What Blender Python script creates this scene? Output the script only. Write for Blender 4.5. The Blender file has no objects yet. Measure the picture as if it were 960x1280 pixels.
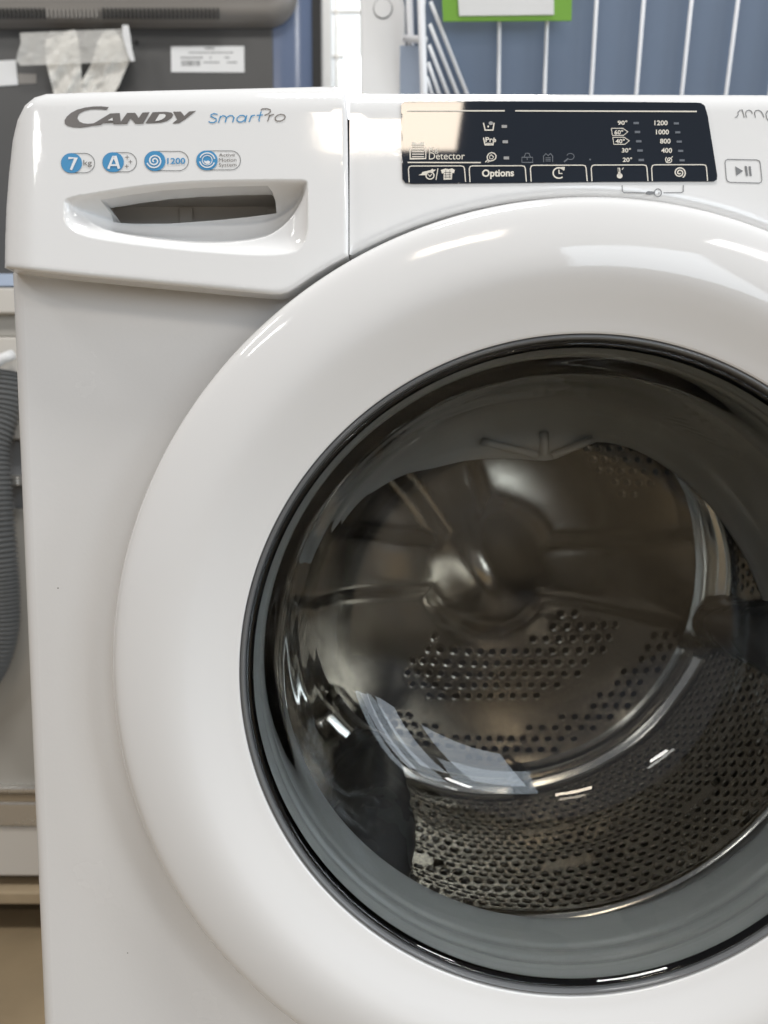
import bpy, bmesh, math, random
import numpy as np
from mathutils import Vector, Matrix, noise
from mathutils.geometry import delaunay_2d_cdt, tessellate_polygon

random.seed(7)
S = bpy.context.scene
COL = S.collection

# ------------------------------------------------------------------ camera
DZ = 0.54                                   # height of the door axis above the floor
CX, CY, CZ = -0.0978, -0.4164, DZ + 0.1214  # camera position (door axis at x = 0, cabinet front at y = 0)
PITCH, F = math.radians(5.19), 961.0        # photo is 960 px wide
cam_d = bpy.data.cameras.new('camera')
cam = bpy.data.objects.new('camera', cam_d)
COL.objects.link(cam)
cam.location = (CX, CY, CZ)
cam.rotation_euler = (math.pi / 2 - PITCH, 0, math.radians(0.34))
cam_d.sensor_fit = 'HORIZONTAL'
cam_d.sensor_width = 36
cam_d.lens = 36 * F / 960
cam_d.clip_start = 0.02
cam_d.clip_end = 60
cam_d.dof.use_dof = True
cam_d.dof.focus_distance = 0.43
cam_d.dof.aperture_fstop = 11
S.camera = cam

# ------------------------------------------------------------------ world + lamps
W = bpy.data.worlds.new('World')
S.world = W
W.use_nodes = True
bg = W.node_tree.nodes['Background']
bg.inputs[0].default_value = (0.92, 0.93, 1.0, 1)
bg.inputs[1].default_value = 0.15
S.view_settings.view_transform = 'Standard'
S.view_settings.look = 'None'
S.view_settings.exposure = 0.45
S.view_settings.gamma = 1.0
S.view_settings.use_curve_mapping = False
S.cycles.use_denoising = True
S.cycles.max_bounces = 18
S.cycles.transmission_bounces = 14
S.cycles.glossy_bounces = 8
S.cycles.transparent_max_bounces = 12
S.cycles.caustics_refractive = True
S.cycles.caustics_reflective = True
S.cycles.blur_glossy = 0.6
S.cycles.sample_clamp_indirect = 6


def lamp(name, loc, target, sx, sy, power, col):
    L = bpy.data.lights.new(name, 'AREA')
    L.shape = 'RECTANGLE'
    L.size, L.size_y, L.energy, L.color = sx, sy, power, col
    o = bpy.data.objects.new(name, L)
    COL.objects.link(o)
    o.location = loc
    d = Vector(target) - Vector(loc)
    o.rotation_euler = d.to_track_quat('-Z', 'Y').to_euler()
    return o


WARM = (1.0, 0.98, 0.95)
COOL = (0.80, 0.90, 1.0)
for lx in (-2.05, -0.10, 2.0):                          # recessed ceiling panels of the shop
    for ly, pw_ in ((-2.80, 13), (-0.45, 17)):
        lamp('overhead_lamp', (lx, ly, 2.62), (lx, ly, 0), 0.62, 0.36, pw_, WARM if lx != -0.10 or ly > -1 else (1.0, 0.86, 0.70))
lamp('overhead_lamp', (0.1, 1.45, 2.62), (0.1, 1.45, 0), 0.62, 0.36, 18, WARM)  # added fill lamp, brightens the rear wall and the backs
for wx, wy in ((1.15, -3.30), (2.25, -2.45), (2.60, -1.15), (2.65, 0.55)):   # daylight from the shop windows along the right-hand side
    lamp('shop_window', (wx, wy, 1.45), (0, min(wy, 0.1) * 0.3, 0.8), 0.85, 1.35, 14, COOL)


# ------------------------------------------------------------------ pixel -> direction helpers
YAW = math.radians(-0.34)


def ray(u, v):
    x, y = (u - 480) / F, -(v - 640) / F
    fx, fy, fz = x, math.cos(PITCH) + y * math.sin(PITCH), -math.sin(PITCH) + y * math.cos(PITCH)
    c, s = math.cos(YAW), math.sin(YAW)
    return c * fx + s * fy, -s * fx + c * fy, fz


def on_plane(u, v, y0, k=0.0, z0=0.0):
    """point where the view ray meets the plane y = y0 + k (z - z0)"""
    dx, dy, dz = ray(u, v)
    t = (y0 + k * (CZ - z0) - CY) / (dy - k * dz)
    return Vector((CX + t * dx, CY + t * dy, CZ + t * dz))


FK, FZ0 = 0.10, 0.75                        # lean of the fascia
FY_PANEL, FY_DRAWER = -0.0185, -0.0215


def fplane(z, y0):
    return y0 + FK * (z - FZ0)


# ------------------------------------------------------------------ materials
def mat(name, base, rough=0.5, metal=0.0, spec=0.5, coat=0.0, var=0.0, vscale=8.0, bump=0.0, bscale=200.0,
        specks=0.0, rvar=0.0, trans=0.0, ior=1.45, emit=None, estr=0.0, alpha=1.0, sss=0.0):
    m = bpy.data.materials.new(name)
    m.use_nodes = True
    nt = m.node_tree
    b = nt.nodes['Principled BSDF']
    b.inputs['Base Color'].default_value = (*base, 1)
    b.inputs['Roughness'].default_value = rough
    b.inputs['Metallic'].default_value = metal
    b.inputs['Specular IOR Level'].default_value = spec
    b.inputs['Coat Weight'].default_value = coat
    b.inputs['Coat Roughness'].default_value = 0.06
    b.inputs['Transmission Weight'].default_value = trans
    b.inputs['IOR'].default_value = ior
    b.inputs['Alpha'].default_value = alpha
    if emit:
        b.inputs['Emission Color'].default_value = (*emit, 1)
        b.inputs['Emission Strength'].default_value = estr
    tc = nt.nodes.new('ShaderNodeTexCoord')
    col_out = None
    if var > 0:
        n = nt.nodes.new('ShaderNodeTexNoise')
        n.inputs['Scale'].default_value = vscale
        n.inputs['Detail'].default_value = 6
        nt.links.new(tc.outputs['Object'], n.inputs['Vector'])
        r = nt.nodes.new('ShaderNodeMix')
        r.data_type = 'RGBA'
        r.inputs['A'].default_value = (*[c * (1 - var) for c in base], 1)
        r.inputs['B'].default_value = (*[min(1, c * (1 + var)) for c in base], 1)
        nt.links.new(n.outputs['Fac'], r.inputs['Factor'])
        col_out = r.outputs['Result']
    if specks > 0:
        v = nt.nodes.new('ShaderNodeTexVoronoi')
        v.inputs['Scale'].default_value = 34
        v.inputs['Randomness'].default_value = 1
        nt.links.new(tc.outputs['Object'], v.inputs['Vector'])
        lt = nt.nodes.new('ShaderNodeMath')
        lt.operation = 'LESS_THAN'
        lt.inputs[1].default_value = specks
        nt.links.new(v.outputs['Distance'], lt.inputs[0])
        mx = nt.nodes.new('ShaderNodeMix')
        mx.data_type = 'RGBA'
        mx.inputs['A'].default_value = (*base, 1)
        if col_out:
            nt.links.new(col_out, mx.inputs['A'])
        mx.inputs['B'].default_value = (0.12, 0.10, 0.08, 1)
        nt.links.new(lt.outputs[0], mx.inputs['Factor'])
        col_out = mx.outputs['Result']
    if col_out:
        nt.links.new(col_out, b.inputs['Base Color'])
    if rvar > 0:
        n2 = nt.nodes.new('ShaderNodeTexNoise')
        n2.inputs['Scale'].default_value = vscale * 3
        n2.inputs['Detail'].default_value = 8
        nt.links.new(tc.outputs['Object'], n2.inputs['Vector'])
        mr = nt.nodes.new('ShaderNodeMapRange')
        mr.inputs['From Min'].default_value = 0.3
        mr.inputs['From Max'].default_value = 0.7
        mr.inputs['To Min'].default_value = max(0, rough - rvar)
        mr.inputs['To Max'].default_value = rough + rvar
        nt.links.new(n2.outputs['Fac'], mr.inputs['Value'])
        nt.links.new(mr.outputs['Result'], b.inputs['Roughness'])
    if bump > 0:
        n3 = nt.nodes.new('ShaderNodeTexNoise')
        n3.inputs['Scale'].default_value = bscale
        n3.inputs['Detail'].default_value = 3
        nt.links.new(tc.outputs['Object'], n3.inputs['Vector'])
        bp = nt.nodes.new('ShaderNodeBump')
        bp.inputs['Strength'].default_value = bump
        bp.inputs['Distance'].default_value = 0.001
        nt.links.new(n3.outputs['Fac'], bp.inputs['Height'])
        nt.links.new(bp.outputs['Normal'], b.inputs['Normal'])
    return m


M = {
    'white_plastic': mat('white_plastic', (0.785, 0.785, 0.78), 0.07, var=0.012, vscale=14, rvar=0.02, bump=0.02, bscale=160),
    'white_door': mat('white_door', (0.775, 0.772, 0.765), 0.07, var=0.012, vscale=11, rvar=0.03, bump=0.015, bscale=140),
    'white_enamel': mat('white_enamel', (0.745, 0.74, 0.73), 0.24, var=0.02, vscale=6, rvar=0.05, bump=0.05, bscale=420, specks=0.013),
    'gap': mat('gap', (0.03, 0.03, 0.032), 0.6),
    'black_glass': mat('black_glass', (0.016, 0.021, 0.030), 0.03, spec=0.6),
    'silver_print': mat('silver_print', (0.74, 0.70, 0.62), 0.4),
    'dim_print': mat('dim_print', (0.13, 0.145, 0.17), 0.35),
    'dot_print': mat('dot_print', (0.33, 0.33, 0.33), 0.35),
    'grey_print': mat('grey_print', (0.17, 0.16, 0.155), 0.32, metal=0.35),
    'blue_print': mat('blue_print', (0.055, 0.27, 0.52), 0.35),
    'white_print': mat('white_print', (0.78, 0.80, 0.82), 0.35),
    'key_grey': mat('key_grey', (0.17, 0.175, 0.18), 0.35),
    'drawer_inside': mat('drawer_inside', (0.66, 0.64, 0.61), 0.5, var=0.05),
    'rim_dark': mat('rim_dark', (0.03, 0.032, 0.034), 0.25),
    'trim_grey': mat('trim_grey', (0.15, 0.155, 0.16), 0.12, rvar=0.05),
    'frame_grey': mat('frame_grey', (0.30, 0.31, 0.31), 0.30, var=0.05, vscale=12),
    'rubber': mat('rubber', (0.46, 0.465, 0.46), 0.45, var=0.08, vscale=18, rvar=0.1, bump=0.1, bscale=90),
    'tub': mat('tub', (0.03, 0.029, 0.028), 0.6),
    'lifter': mat('lifter', (0.16, 0.16, 0.165), 0.25, rvar=0.08),
    'dark_panel': mat('dark_panel', (0.085, 0.083, 0.08), 0.45, var=0.06, vscale=5, rvar=0.08),
    'taupe': mat('taupe', (0.27, 0.25, 0.225), 0.42, var=0.05, vscale=7, bump=0.05, bscale=300),
    'blue_sheen_edge': mat('blue_sheen_edge', (0.13, 0.165, 0.25), 0.22),  # reflected blue sheen put into the base colour
    'slot_dark': mat('slot_dark', (0.035, 0.033, 0.03), 0.7),
    'paper': mat('paper', (0.78, 0.78, 0.77), 0.7, var=0.03, vscale=30),
    'ink': mat('ink', (0.18, 0.18, 0.18), 0.7),
    'post_white': mat('post_white', (0.74, 0.74, 0.73), 0.4, var=0.02, bump=0.04, bscale=200),
    'wall_white': mat('wall_white', (0.76, 0.79, 0.80), 0.6, var=0.03, vscale=3),
    'wire_white': mat('wire_white', (0.82, 0.83, 0.85), 0.35, var=0.03),
    'liner_blue': mat('liner_blue', (0.165, 0.215, 0.30), 0.55, var=0.10, vscale=3, rvar=0.08),
    'liner_pale': mat('liner_pale', (0.42, 0.50, 0.63), 0.5, var=0.05),
    'green_card': mat('green_card', (0.20, 0.42, 0.055), 0.5, var=0.05),
    'floor': mat('floor', (0.27, 0.205, 0.125), 0.45, var=0.28, vscale=9, rvar=0.1, specks=0.045),
    'beige_enamel': mat('beige_enamel', (0.60, 0.57, 0.52), 0.4, var=0.04, vscale=5),
    'grey_enamel': mat('grey_enamel', (0.40, 0.385, 0.35), 0.4, var=0.06, vscale=4),
    'rail': mat('rail', (0.62, 0.60, 0.56), 0.28, metal=0.8, rvar=0.1),
    'rail_brown': mat('rail_brown', (0.30, 0.24, 0.165), 0.5, var=0.1),
    'dark_bar': mat('dark_bar', (0.22, 0.225, 0.23), 0.5, var=0.2, vscale=10),
    'hose': mat('hose', (0.14, 0.145, 0.145), 0.45, var=0.08),
    'wood': mat('wood', (0.36, 0.28, 0.18), 0.7, var=0.3, vscale=25),
}


def steel(name, base, rough):
    m = mat(name, base, rough, metal=1.0)
    nt = m.node_tree
    b = nt.nodes['Principled BSDF']
    tc = nt.nodes.new('ShaderNodeTexCoord')
    mp = nt.nodes.new('ShaderNodeMapping')
    mp.inputs['Scale'].default_value = (8, 60, 8)
    n = nt.nodes.new('ShaderNodeTexNoise')
    n.inputs['Scale'].default_value = 6
    n.inputs['Detail'].default_value = 7
    nt.links.new(tc.outputs['Object'], mp.inputs['Vector'])
    nt.links.new(mp.outputs['Vector'], n.inputs['Vector'])
    mr = nt.nodes.new('ShaderNodeMapRange')
    mr.inputs['To Min'].default_value = rough * 0.6
    mr.inputs['To Max'].default_value = rough * 1.5
    nt.links.new(n.outputs['Fac'], mr.inputs['Value'])
    nt.links.new(mr.outputs['Result'], b.inputs['Roughness'])
    return m


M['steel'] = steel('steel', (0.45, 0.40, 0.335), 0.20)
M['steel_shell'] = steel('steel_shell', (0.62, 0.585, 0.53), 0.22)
M['steel_bright'] = steel('steel_bright', (0.70, 0.67, 0.62), 0.16)
M['glass'] = mat('glass', (0.86, 0.88, 0.875), 0.0, trans=1.0, ior=1.47)
M['film'] = mat('film', (0.88, 0.86, 0.80), 0.3, trans=0.0, alpha=0.5, var=0.03, vscale=30)
M['bag'] = mat('bag', (0.80, 0.775, 0.71), 0.4, alpha=0.88, var=0.02, vscale=16)


# ------------------------------------------------------------------ object helpers
def link(name, me, m, parent=None, smooth=True, kind=None):
    o = bpy.data.objects.new(name, me)
    COL.objects.link(o)
    for mm in (m if isinstance(m, (list, tuple)) else [m]):
        me.materials.append(M[mm])
    if smooth:
        me.polygons.foreach_set('use_smooth', [True] * len(me.polygons))
    if parent:
        o.parent = parent
        o.matrix_parent_inverse = Matrix.Translation(parent_world(parent)).inverted()
    if kind:
        o['kind'] = kind
    return o


def parent_world(p):
    v = Vector((0, 0, 0))
    while p:
        v = v + Vector(p.location)
        break
    return v


def mesh(name, vs, fs):
    me = bpy.data.meshes.new(name)
    me.from_pydata([tuple(v) for v in vs], [], fs)
    me.update()
    return me


def recalc(me):
    bm = bmesh.new()
    bm.from_mesh(me)
    bmesh.ops.recalc_face_normals(bm, faces=bm.faces)
    bm.to_mesh(me)
    bm.free()
    return me


def thing(name, loc, label, cat, group=None):
    o = bpy.data.objects.new(name, None)
    COL.objects.link(o)
    o.location = loc
    o.empty_display_size = 0.05
    tag(o, label, cat, group)
    return o


def tag(o, label, cat, group=None):
    o['label'] = label
    o['category'] = cat
    if group:
        o['group'] = group
    return o


def box(name, lo, hi, m, parent=None, bev=0.002, seg=2):
    bm = bmesh.new()
    bmesh.ops.create_cube(bm, size=1)
    for v in bm.verts:
        v.co = Vector([lo[i] + (v.co[i] + 0.5) * (hi[i] - lo[i]) for i in range(3)])
    if bev > 0:
        bmesh.ops.bevel(bm, geom=list(bm.edges), offset=bev, segments=seg, affect='EDGES', profile=0.5)
    me = bpy.data.meshes.new(name)
    bm.to_mesh(me)
    bm.free()
    o = link(name, me, m, parent, smooth=False)
    return o


def lathe(name, prof, m, parent, seg=192, closed=False, axis=(0.0, DZ), warp=None):
    """prof: list of (r, y), spun round the door axis"""
    vs, fs = [], []
    n = len(prof)
    for i in range(seg):
        a = 2 * math.pi * i / seg
        ca, sa = math.cos(a), math.sin(a)
        for j, (r, y) in enumerate(prof):
            if warp:
                r, y = warp(r, y, a, j)
            vs.append((axis[0] + r * ca, y, axis[1] + r * sa))
    for i in range(seg):
        i2 = (i + 1) % seg
        for j in range(n if closed else n - 1):
            j2 = (j + 1) % n
            fs.append((i * n + j, i * n + j2, i2 * n + j2, i2 * n + j))
    me = recalc(mesh(name, vs, fs))
    return link(name, me, m, parent)


def smooth_prof(pts, sub=5):
    """Catmull-Rom through the profile points"""
    out = []
    for i in range(len(pts) - 1):
        p0, p1, p2, p3 = pts[max(i - 1, 0)], pts[i], pts[i + 1], pts[min(i + 2, len(pts) - 1)]
        for k in range(sub):
            t = k / sub
            out.append(tuple(0.5 * (2 * p1[q] + (p2[q] - p0[q]) * t + (2 * p0[q] - 5 * p1[q] + 4 * p2[q] - p3[q]) * t * t
                                    + (3 * p1[q] - p0[q] - 3 * p2[q] + p3[q]) * t ** 3) for q in range(len(p1))))
    out.append(tuple(pts[-1]))
    return out


def tube(name, path, rad, m, parent=None, seg=12, rfun=None):
    path = [Vector(p) for p in path]
    vs, fs = [], []
    up = Vector((0.123, 0.9, 0.31)).normalized()
    for i, p in enumerate(path):
        t = (path[min(i + 1, len(path) - 1)] - path[max(i - 1, 0)]).normalized()
        a = t.cross(up).normalized()
        b = t.cross(a)
        r = rad * (rfun(i) if rfun else 1)
        for k in range(seg):
            th = 2 * math.pi * k / seg
            vs.append(p + a * (r * math.cos(th)) + b * (r * math.sin(th)))
    for i in range(len(path) - 1):
        for k in range(seg):
            k2 = (k + 1) % seg
            fs.append((i * seg + k, i * seg + k2, (i + 1) * seg + k2, (i + 1) * seg + k))
    fs.append(tuple(range(seg))[::-1])
    fs.append(tuple(range((len(path) - 1) * seg, len(path) * seg)))
    return link(name, recalc(mesh(name, vs, fs)), m, parent)


# ---- 2-D outline helpers
def inside(pts, poly):
    x, y = pts[:, 0], pts[:, 1]
    c = np.zeros(len(pts), bool)
    P = np.asarray(poly)
    for (x1, y1), (x2, y2) in zip(P, np.roll(P, -1, 0)):
        cond = (y1 > y) != (y2 > y)
        with np.errstate(divide='ignore', invalid='ignore'):
            c ^= cond & (x < (x2 - x1) * (y - y1) / (y2 - y1 + 1e-30) + x1)
    return c


def dist(pts, poly):
    P = np.asarray(poly)
    d = np.full(len(pts), 1e9)
    for a, b in zip(P, np.roll(P, -1, 0)):
        ab = b - a
        t = np.clip(((pts - a) @ ab) / (ab @ ab + 1e-30), 0, 1)
        q = a + t[:, None] * ab
        d = np.minimum(d, np.hypot(*(pts - q).T))
    return d


def densify(poly, step, close=True):
    out = []
    n = len(poly)
    for i in range(n if close else n - 1):
        a, b = np.array(poly[i]), np.array(poly[(i + 1) % n])
        k = max(1, int(np.hypot(*(b - a)) / step))
        for j in range(k):
            out.append(a + (b - a) * j / k)
    if not close:
        out.append(np.array(poly[-1]))
    return np.array(out)


def rounded(poly, sub=6):
    """closed Catmull-Rom"""
    n = len(poly)
    out = []
    for i in range(n):
        p0, p1, p2, p3 = [np.array(poly[(i + k - 1) % n], float) for k in range(4)]
        for k in range(sub):
            t = k / sub
            out.append(0.5 * (2 * p1 + (p2 - p0) * t + (2 * p0 - 5 * p1 + 4 * p2 - p3) * t * t + (3 * p1 - p0 - 3 * p2 + p3) * t ** 3))
    return np.array(out)


def panel(name, outer, m, parent, yfun, sp=0.004, extra=(), holes=(), depth=0.012, y0=None, soft=None, rings=(0.0006, 0.0014, 0.0026, 0.0042, 0.0062)):
    """a moulded sheet: outline in (x, z), front surface y = yfun(pts, distance to outline), skirt going back by depth"""
    outer = densify(outer, 0.0014)
    loops = [outer] + [np.asarray(e) for e in extra] + [np.asarray(h) for h in holes]
    verts, edges = [], []
    for L in loops:
        b = len(verts)
        verts += [tuple(p) for p in L]
        edges += [(b + i, b + (i + 1) % len(L)) for i in range(len(L))]
    lo, hi = outer.min(0), outer.max(0)
    gx, gz = np.meshgrid(np.arange(lo[0], hi[0], sp), np.arange(lo[1], hi[1], sp))
    g = np.stack([gx.ravel(), gz.ravel()], 1)
    g[:, 0] += (np.round((g[:, 1] - lo[1]) / sp) % 2) * sp * 0.5
    pts = [g]
    tang = np.roll(outer, -1, 0) - np.roll(outer, 1, 0)
    nrm = np.stack([-tang[:, 1], tang[:, 0]], 1)
    nrm /= np.linalg.norm(nrm, axis=1)[:, None] + 1e-12
    for r in rings:
        for s in (1, -1):
            q = outer + nrm * r * s
            q = q[np.abs(dist(q, outer) - r) < r * 0.15]
            pts.append(q)
    fine = []
    for e in extra:
        e = np.asarray(e)
        l2, h2 = e.min(0), e.max(0)
        a, b = np.meshgrid(np.arange(l2[0], h2[0], 0.0013), np.arange(l2[1], h2[1], 0.0013))
        fine.append(np.stack([a.ravel(), b.ravel()], 1))
    if fine:
        k0 = inside(pts[0], extra[0])
        pts[0] = pts[0][~k0]
        f0 = fine[0]
        f0 = f0[inside(f0, extra[0])]
        pts.append(f0)
    for e in extra:
        e = np.asarray(e)
        tg = np.roll(e, -1, 0) - np.roll(e, 1, 0)
        nr = np.stack([-tg[:, 1], tg[:, 0]], 1)
        nr /= np.linalg.norm(nr, axis=1)[:, None] + 1e-12
        for r in (0.0007, 0.0015, 0.0026):
            for sg in (1, -1):
                q = e + nr * r * sg
                pts.append(q[np.abs(dist(q, e) - r) < r * 0.15])
    pts = np.concatenate(pts)
    keep = inside(pts, outer)
    pts = pts[keep]
    dd = dist(pts, outer)
    keep = dd > 0.0004
    for L in loops[1:]:
        keep &= dist(pts, L) > 0.0005
    for h in holes:
        keep &= ~inside(pts, h)
    pts = pts[keep]
    verts += [tuple(p) for p in pts]
    V, E, Fc, *_ = delaunay_2d_cdt([Vector(v) for v in verts], edges, [], 0, 1e-6)
    V = np.array([tuple(v) for v in V])
    Fc = np.array([f for f in Fc if len(f) == 3])
    cen = V[Fc].mean(1)
    ok = inside(cen, outer)
    for h in holes:
        ok &= ~inside(cen, h)
    Fc = Fc[ok]
    d = dist(V, outer)
    y = yfun(V, d)
    X, Zv = V[:, 0], V[:, 1]
    if y0 is not None:                                     # outline was measured on the flat plane: keep it where it was seen
        yp = fplane(Zv, y0)
        k = (y - CY) / (yp - CY)
        k = np.where(soft(V), k, 1.0)
        X, Zv = CX + (X - CX) * k, CZ + (Zv - CZ) * k
    vs = [(X[i], y[i], Zv[i]) for i in range(len(V))]
    fs = [tuple(int(k) for k in f) for f in Fc]
    # skirt
    cnt = {}
    for f in fs:
        for a, b in ((f[0], f[1]), (f[1], f[2]), (f[2], f[0])):
            cnt[(a, b)] = cnt.get((a, b), 0) + 1
    back = {}
    for (a, b) in list(cnt):
        if (b, a) not in cnt:
            for q in (a, b):
                if q not in back:
                    back[q] = len(vs)
                    vs.append(vs[q])
                    vs.append((vs[q][0], vs[q][1] + depth, vs[q][2]))
            fs.append((back[b], back[a], back[a] + 1, back[b] + 1))
    me = mesh(name, vs, fs)
    recalc(me)
    return link(name, me, m, parent)


def roll(d, R):
    t = np.clip(R - d, 0, R)
    return R - np.sqrt(np.maximum(R * R - t * t, 0))


# ---- printed marks: all outlines in photo pixels, laid on a real surface
class Print:
    def __init__(self, y0, lift=0.0002):
        self.y0, self.lift = y0, lift
        self.v, self.f, self.mi, self.mats = [], [], [], []

    def _m(self, m):
        if m not in self.mats:
            self.mats.append(m)
        return self.mats.index(m)

    def add(self, pts, faces, m, up=0.0):
        b = len(self.v)
        self.v += [(p[0], p[1], up) for p in pts]
        mi = self._m(m)
        for f in faces:
            self.f.append(tuple(b + i for i in f))
            self.mi.append(mi)

    def poly(self, pts, m, up=0.0):
        tri = tessellate_polygon([[Vector((p[0], p[1], 0)) for p in pts]])
        self.add(pts, tri, m, up)

    def stroke(self, pts, w, m, up=0.0, close=False):
        P = [np.array(p, float) for p in pts]
        n = len(P)
        L, R = [], []
        for i in range(n):
            a = P[i - 1] if (i > 0 or close) else P[i]
            b = P[(i + 1) % n] if (i < n - 1 or close) else P[i]
            t = b - a
            t /= np.hypot(*t) + 1e-9
            if 0 < i < n - 1 or close:
                t1 = P[i] - a
                t1 /= np.hypot(*t1) + 1e-9
                k = 1 / max(0.6, abs(t1 @ t))
            else:
                k = 1
            nn = np.array([-t[1], t[0]]) * w / 2 * k
            L.append(P[i] + nn)
            R.append(P[i] - nn)
        fs = [(i, (i + 1) % n, n + (i + 1) % n, n + i) for i in range(n if close else n - 1)]
        self.add(L + R, fs, m, up)

    def disc(self, c, rx, ry, m, up=0.0, n=28):
        self.poly([(c[0] + rx * math.cos(2 * math.pi * i / n), c[1] + ry * math.sin(2 * math.pi * i / n)) for i in range(n)], m, up)

    def arc(self, c, rx, ry, a0, a1, w, m, up=0.0, n=24):
        self.stroke([(c[0] + rx * math.cos(math.radians(a0 + (a1 - a0) * i / n)), c[1] + ry * math.sin(math.radians(a0 + (a1 - a0) * i / n))) for i in range(n + 1)], w, m, up)

    def text(self, s, u0, v0, u1, v1, m, slope=0.0, shear=0.0, bold=0.0, up=0.0):
        """s fitted into the pixel box (u0, v0)-(u1, v1); slope = rise of the baseline per pixel"""
        cu = bpy.data.curves.new('tmp_text', 'FONT')
        cu.body = s
        cu.size = 1
        cu.offset = bold
        cu.shear = shear
        cu.resolution_u = 3
        o = bpy.data.objects.new('tmp_text', cu)
        COL.objects.link(o)
        dg = bpy.context.evaluated_depsgraph_get()
        me = bpy.data.meshes.new_from_object(o.evaluated_get(dg))
        c = np.array([v.co[:2] for v in me.vertices])
        fs = [tuple(p.vertices) for p in me.polygons]
        lo, hi = c.min(0), c.max(0)
        q = (c - lo) / (hi - lo)
        pts = [(u0 + a * (u1 - u0), v1 + (v0 - v1) * b + slope * a * (u1 - u0)) for a, b in q]
        bpy.data.objects.remove(o)
        bpy.data.curves.remove(cu)
        bpy.data.meshes.remove(me)
        self.add(pts, fs, m, up)

    def build(self, name, parent):
        vs = []
        for u, v, up in self.v:
            p = on_plane(u, v, self.y0 - self.lift - up * 0.0001, FK, FZ0)
            vs.append(p)
        me = mesh(name, vs, self.f)
        for i, p in enumerate(me.polygons):
            p.material_index = self.mi[i]
        o = link(name, me, self.mats, parent, smooth=False)
        return o


def px_loop(pts, y0):
    return np.array([(p.x, p.z) for p in (on_plane(u, v, y0, FK, FZ0) for u, v in pts)])


# ================================================================== setting
fl = link('floor', mesh('floor', [(-6, -6, 0), (6, -6, 0), (6, 6, 0), (-6, 6, 0)], [(0, 1, 2, 3)]), 'floor', smooth=False, kind='structure')

# ================================================================== washing machine
wm = thing('washing_machine', (0, 0, 0), 'glossy white front loading washing machine with big round smoked glass door and black display', 'washing machine')

# --- cabinet front sheet with the round door opening
HW, ZB, ZT = 0.300, 0.012, 0.7515
seg = 240
vs, fs = [], []
rr = [0.196, 0.200, 0.215, 0.232, 0.2445, 0.252]
yy = [0.010, 0.003, 0.002, 0.002, 0.0012, 0.0]
corner = 0.008
angs = [2 * math.pi * i / seg for i in range(seg)]
for zc_ in (ZT - DZ, ZB - DZ):                             # exact sheet corners
    for sx in (-1, 1):
        angs.append(math.atan2(zc_, sx * (HW - corner)) % (2 * math.pi))
angs = sorted(set(angs))
seg = len(angs)
for a in angs:
    ca, sa = math.cos(a), math.sin(a)
    tx = (HW - corner) / abs(ca) if abs(ca) > 1e-6 else 9
    tz = ((ZT - DZ) if sa > 0 else (DZ - ZB)) / abs(sa) if abs(sa) > 1e-6 else 9
    t = min(tx, tz)
    for r, y in zip(rr, yy):
        vs.append((r * ca, y, DZ + r * sa))
    vs.append((t * ca, 0, DZ + t * sa))
n = len(rr) + 1
for i in range(seg):
    i2 = (i + 1) % seg
    for j in range(n - 1):
        fs.append((i * n + j, i * n + j + 1, i2 * n + j + 1, i2 * n + j))
link('front_panel', recalc(mesh('front_panel', vs, fs)), 'white_enamel', wm)
for s in (-1, 1):                                     # side sheets with the rounded front corner
    prof = [(s * (HW - corner + corner * math.sin(k * math.pi / 20)), corner - corner * math.cos(k * math.pi / 20)) for k in range(11)]
    prof += [(s * HW, 0.10), (s * HW, 0.46)]
    vs, fs = [], []
    for z in (ZB, ZT):
        vs += [(x, y, z) for x, y in prof]
    k = len(prof)
    fs = [(i, i + 1, k + i + 1, k + i) for i in range(k - 1)]
    link('side_panel', recalc(mesh('side_panel', vs, fs)), 'white_enamel', wm)
box('back_panel', (-0.299, 0.455, ZB), (0.299, 0.4598, ZT), 'white_enamel', wm, 0)
box('top_carcass', (-0.268, 0.060, ZT + 0.0005), (0.268, 0.455, 0.822), 'white_enamel', wm, 0)
box('worktop', (-0.268, 0.040, 0.8225), (0.268, 0.462, DZ + 0.294), 'white_plastic', wm, 0.004)
for sx in (-1, 1):
    for y in (0.05, 0.41):
        bm = bmesh.new()
        bmesh.ops.create_cone(bm, cap_ends=True, segments=20, radius1=0.022, radius2=0.017, depth=ZB + 0.002,
                              matrix=Matrix.Translation((sx * 0.26, y, (ZB + 0.002) / 2)))
        me = bpy.data.meshes.new('foot')
        bm.to_mesh(me)
        bm.free()
        link('foot', me, 'rim_dark', wm, smooth=False)

# --- detergent drawer front
dpx = [(6, 335), (6.5, 300), (8, 260), (11.5, 215), (16, 175), (22, 150), (31, 132), (43, 122), (58, 117.5), (100, 116), (200, 113.3), (300, 111), (400, 108.6),
       (419, 109), (427.5, 112), (432, 119), (434, 140), (435, 200), (435.6, 260), (435.6, 319.5), (410, 333.5), (388, 347), (369, 360), (360, 365.5), (351, 368), (340, 368.2),
       (200, 355.3), (100, 345.7), (30, 338)]
D_out = px_loop(dpx, FY_DRAWER)
H = px_loop([(80, 255), (82.5, 249.5), (89, 247), (123, 240.5), (179, 232), (238, 227), (300, 225.2), (375, 224.7), (381.5, 226), (384.5, 231), (385, 252), (385, 274), (383.5, 294),
             (377, 308), (361, 316.5), (317, 318.5), (238, 313), (159, 304), (111, 296), (90, 287), (81, 275)], FY_DRAWER)
Hs = densify(rounded(H, 4), 0.0018)
SC = densify(rounded(px_loop([(88, 253), (123, 243), (179, 234.3), (238, 229), (300, 227.4), (374, 227), (380, 230), (377, 247), (353, 278), (317, 296), (238, 301), (139, 288), (100, 268)], FY_DRAWER), 4), 0.0018)
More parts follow.
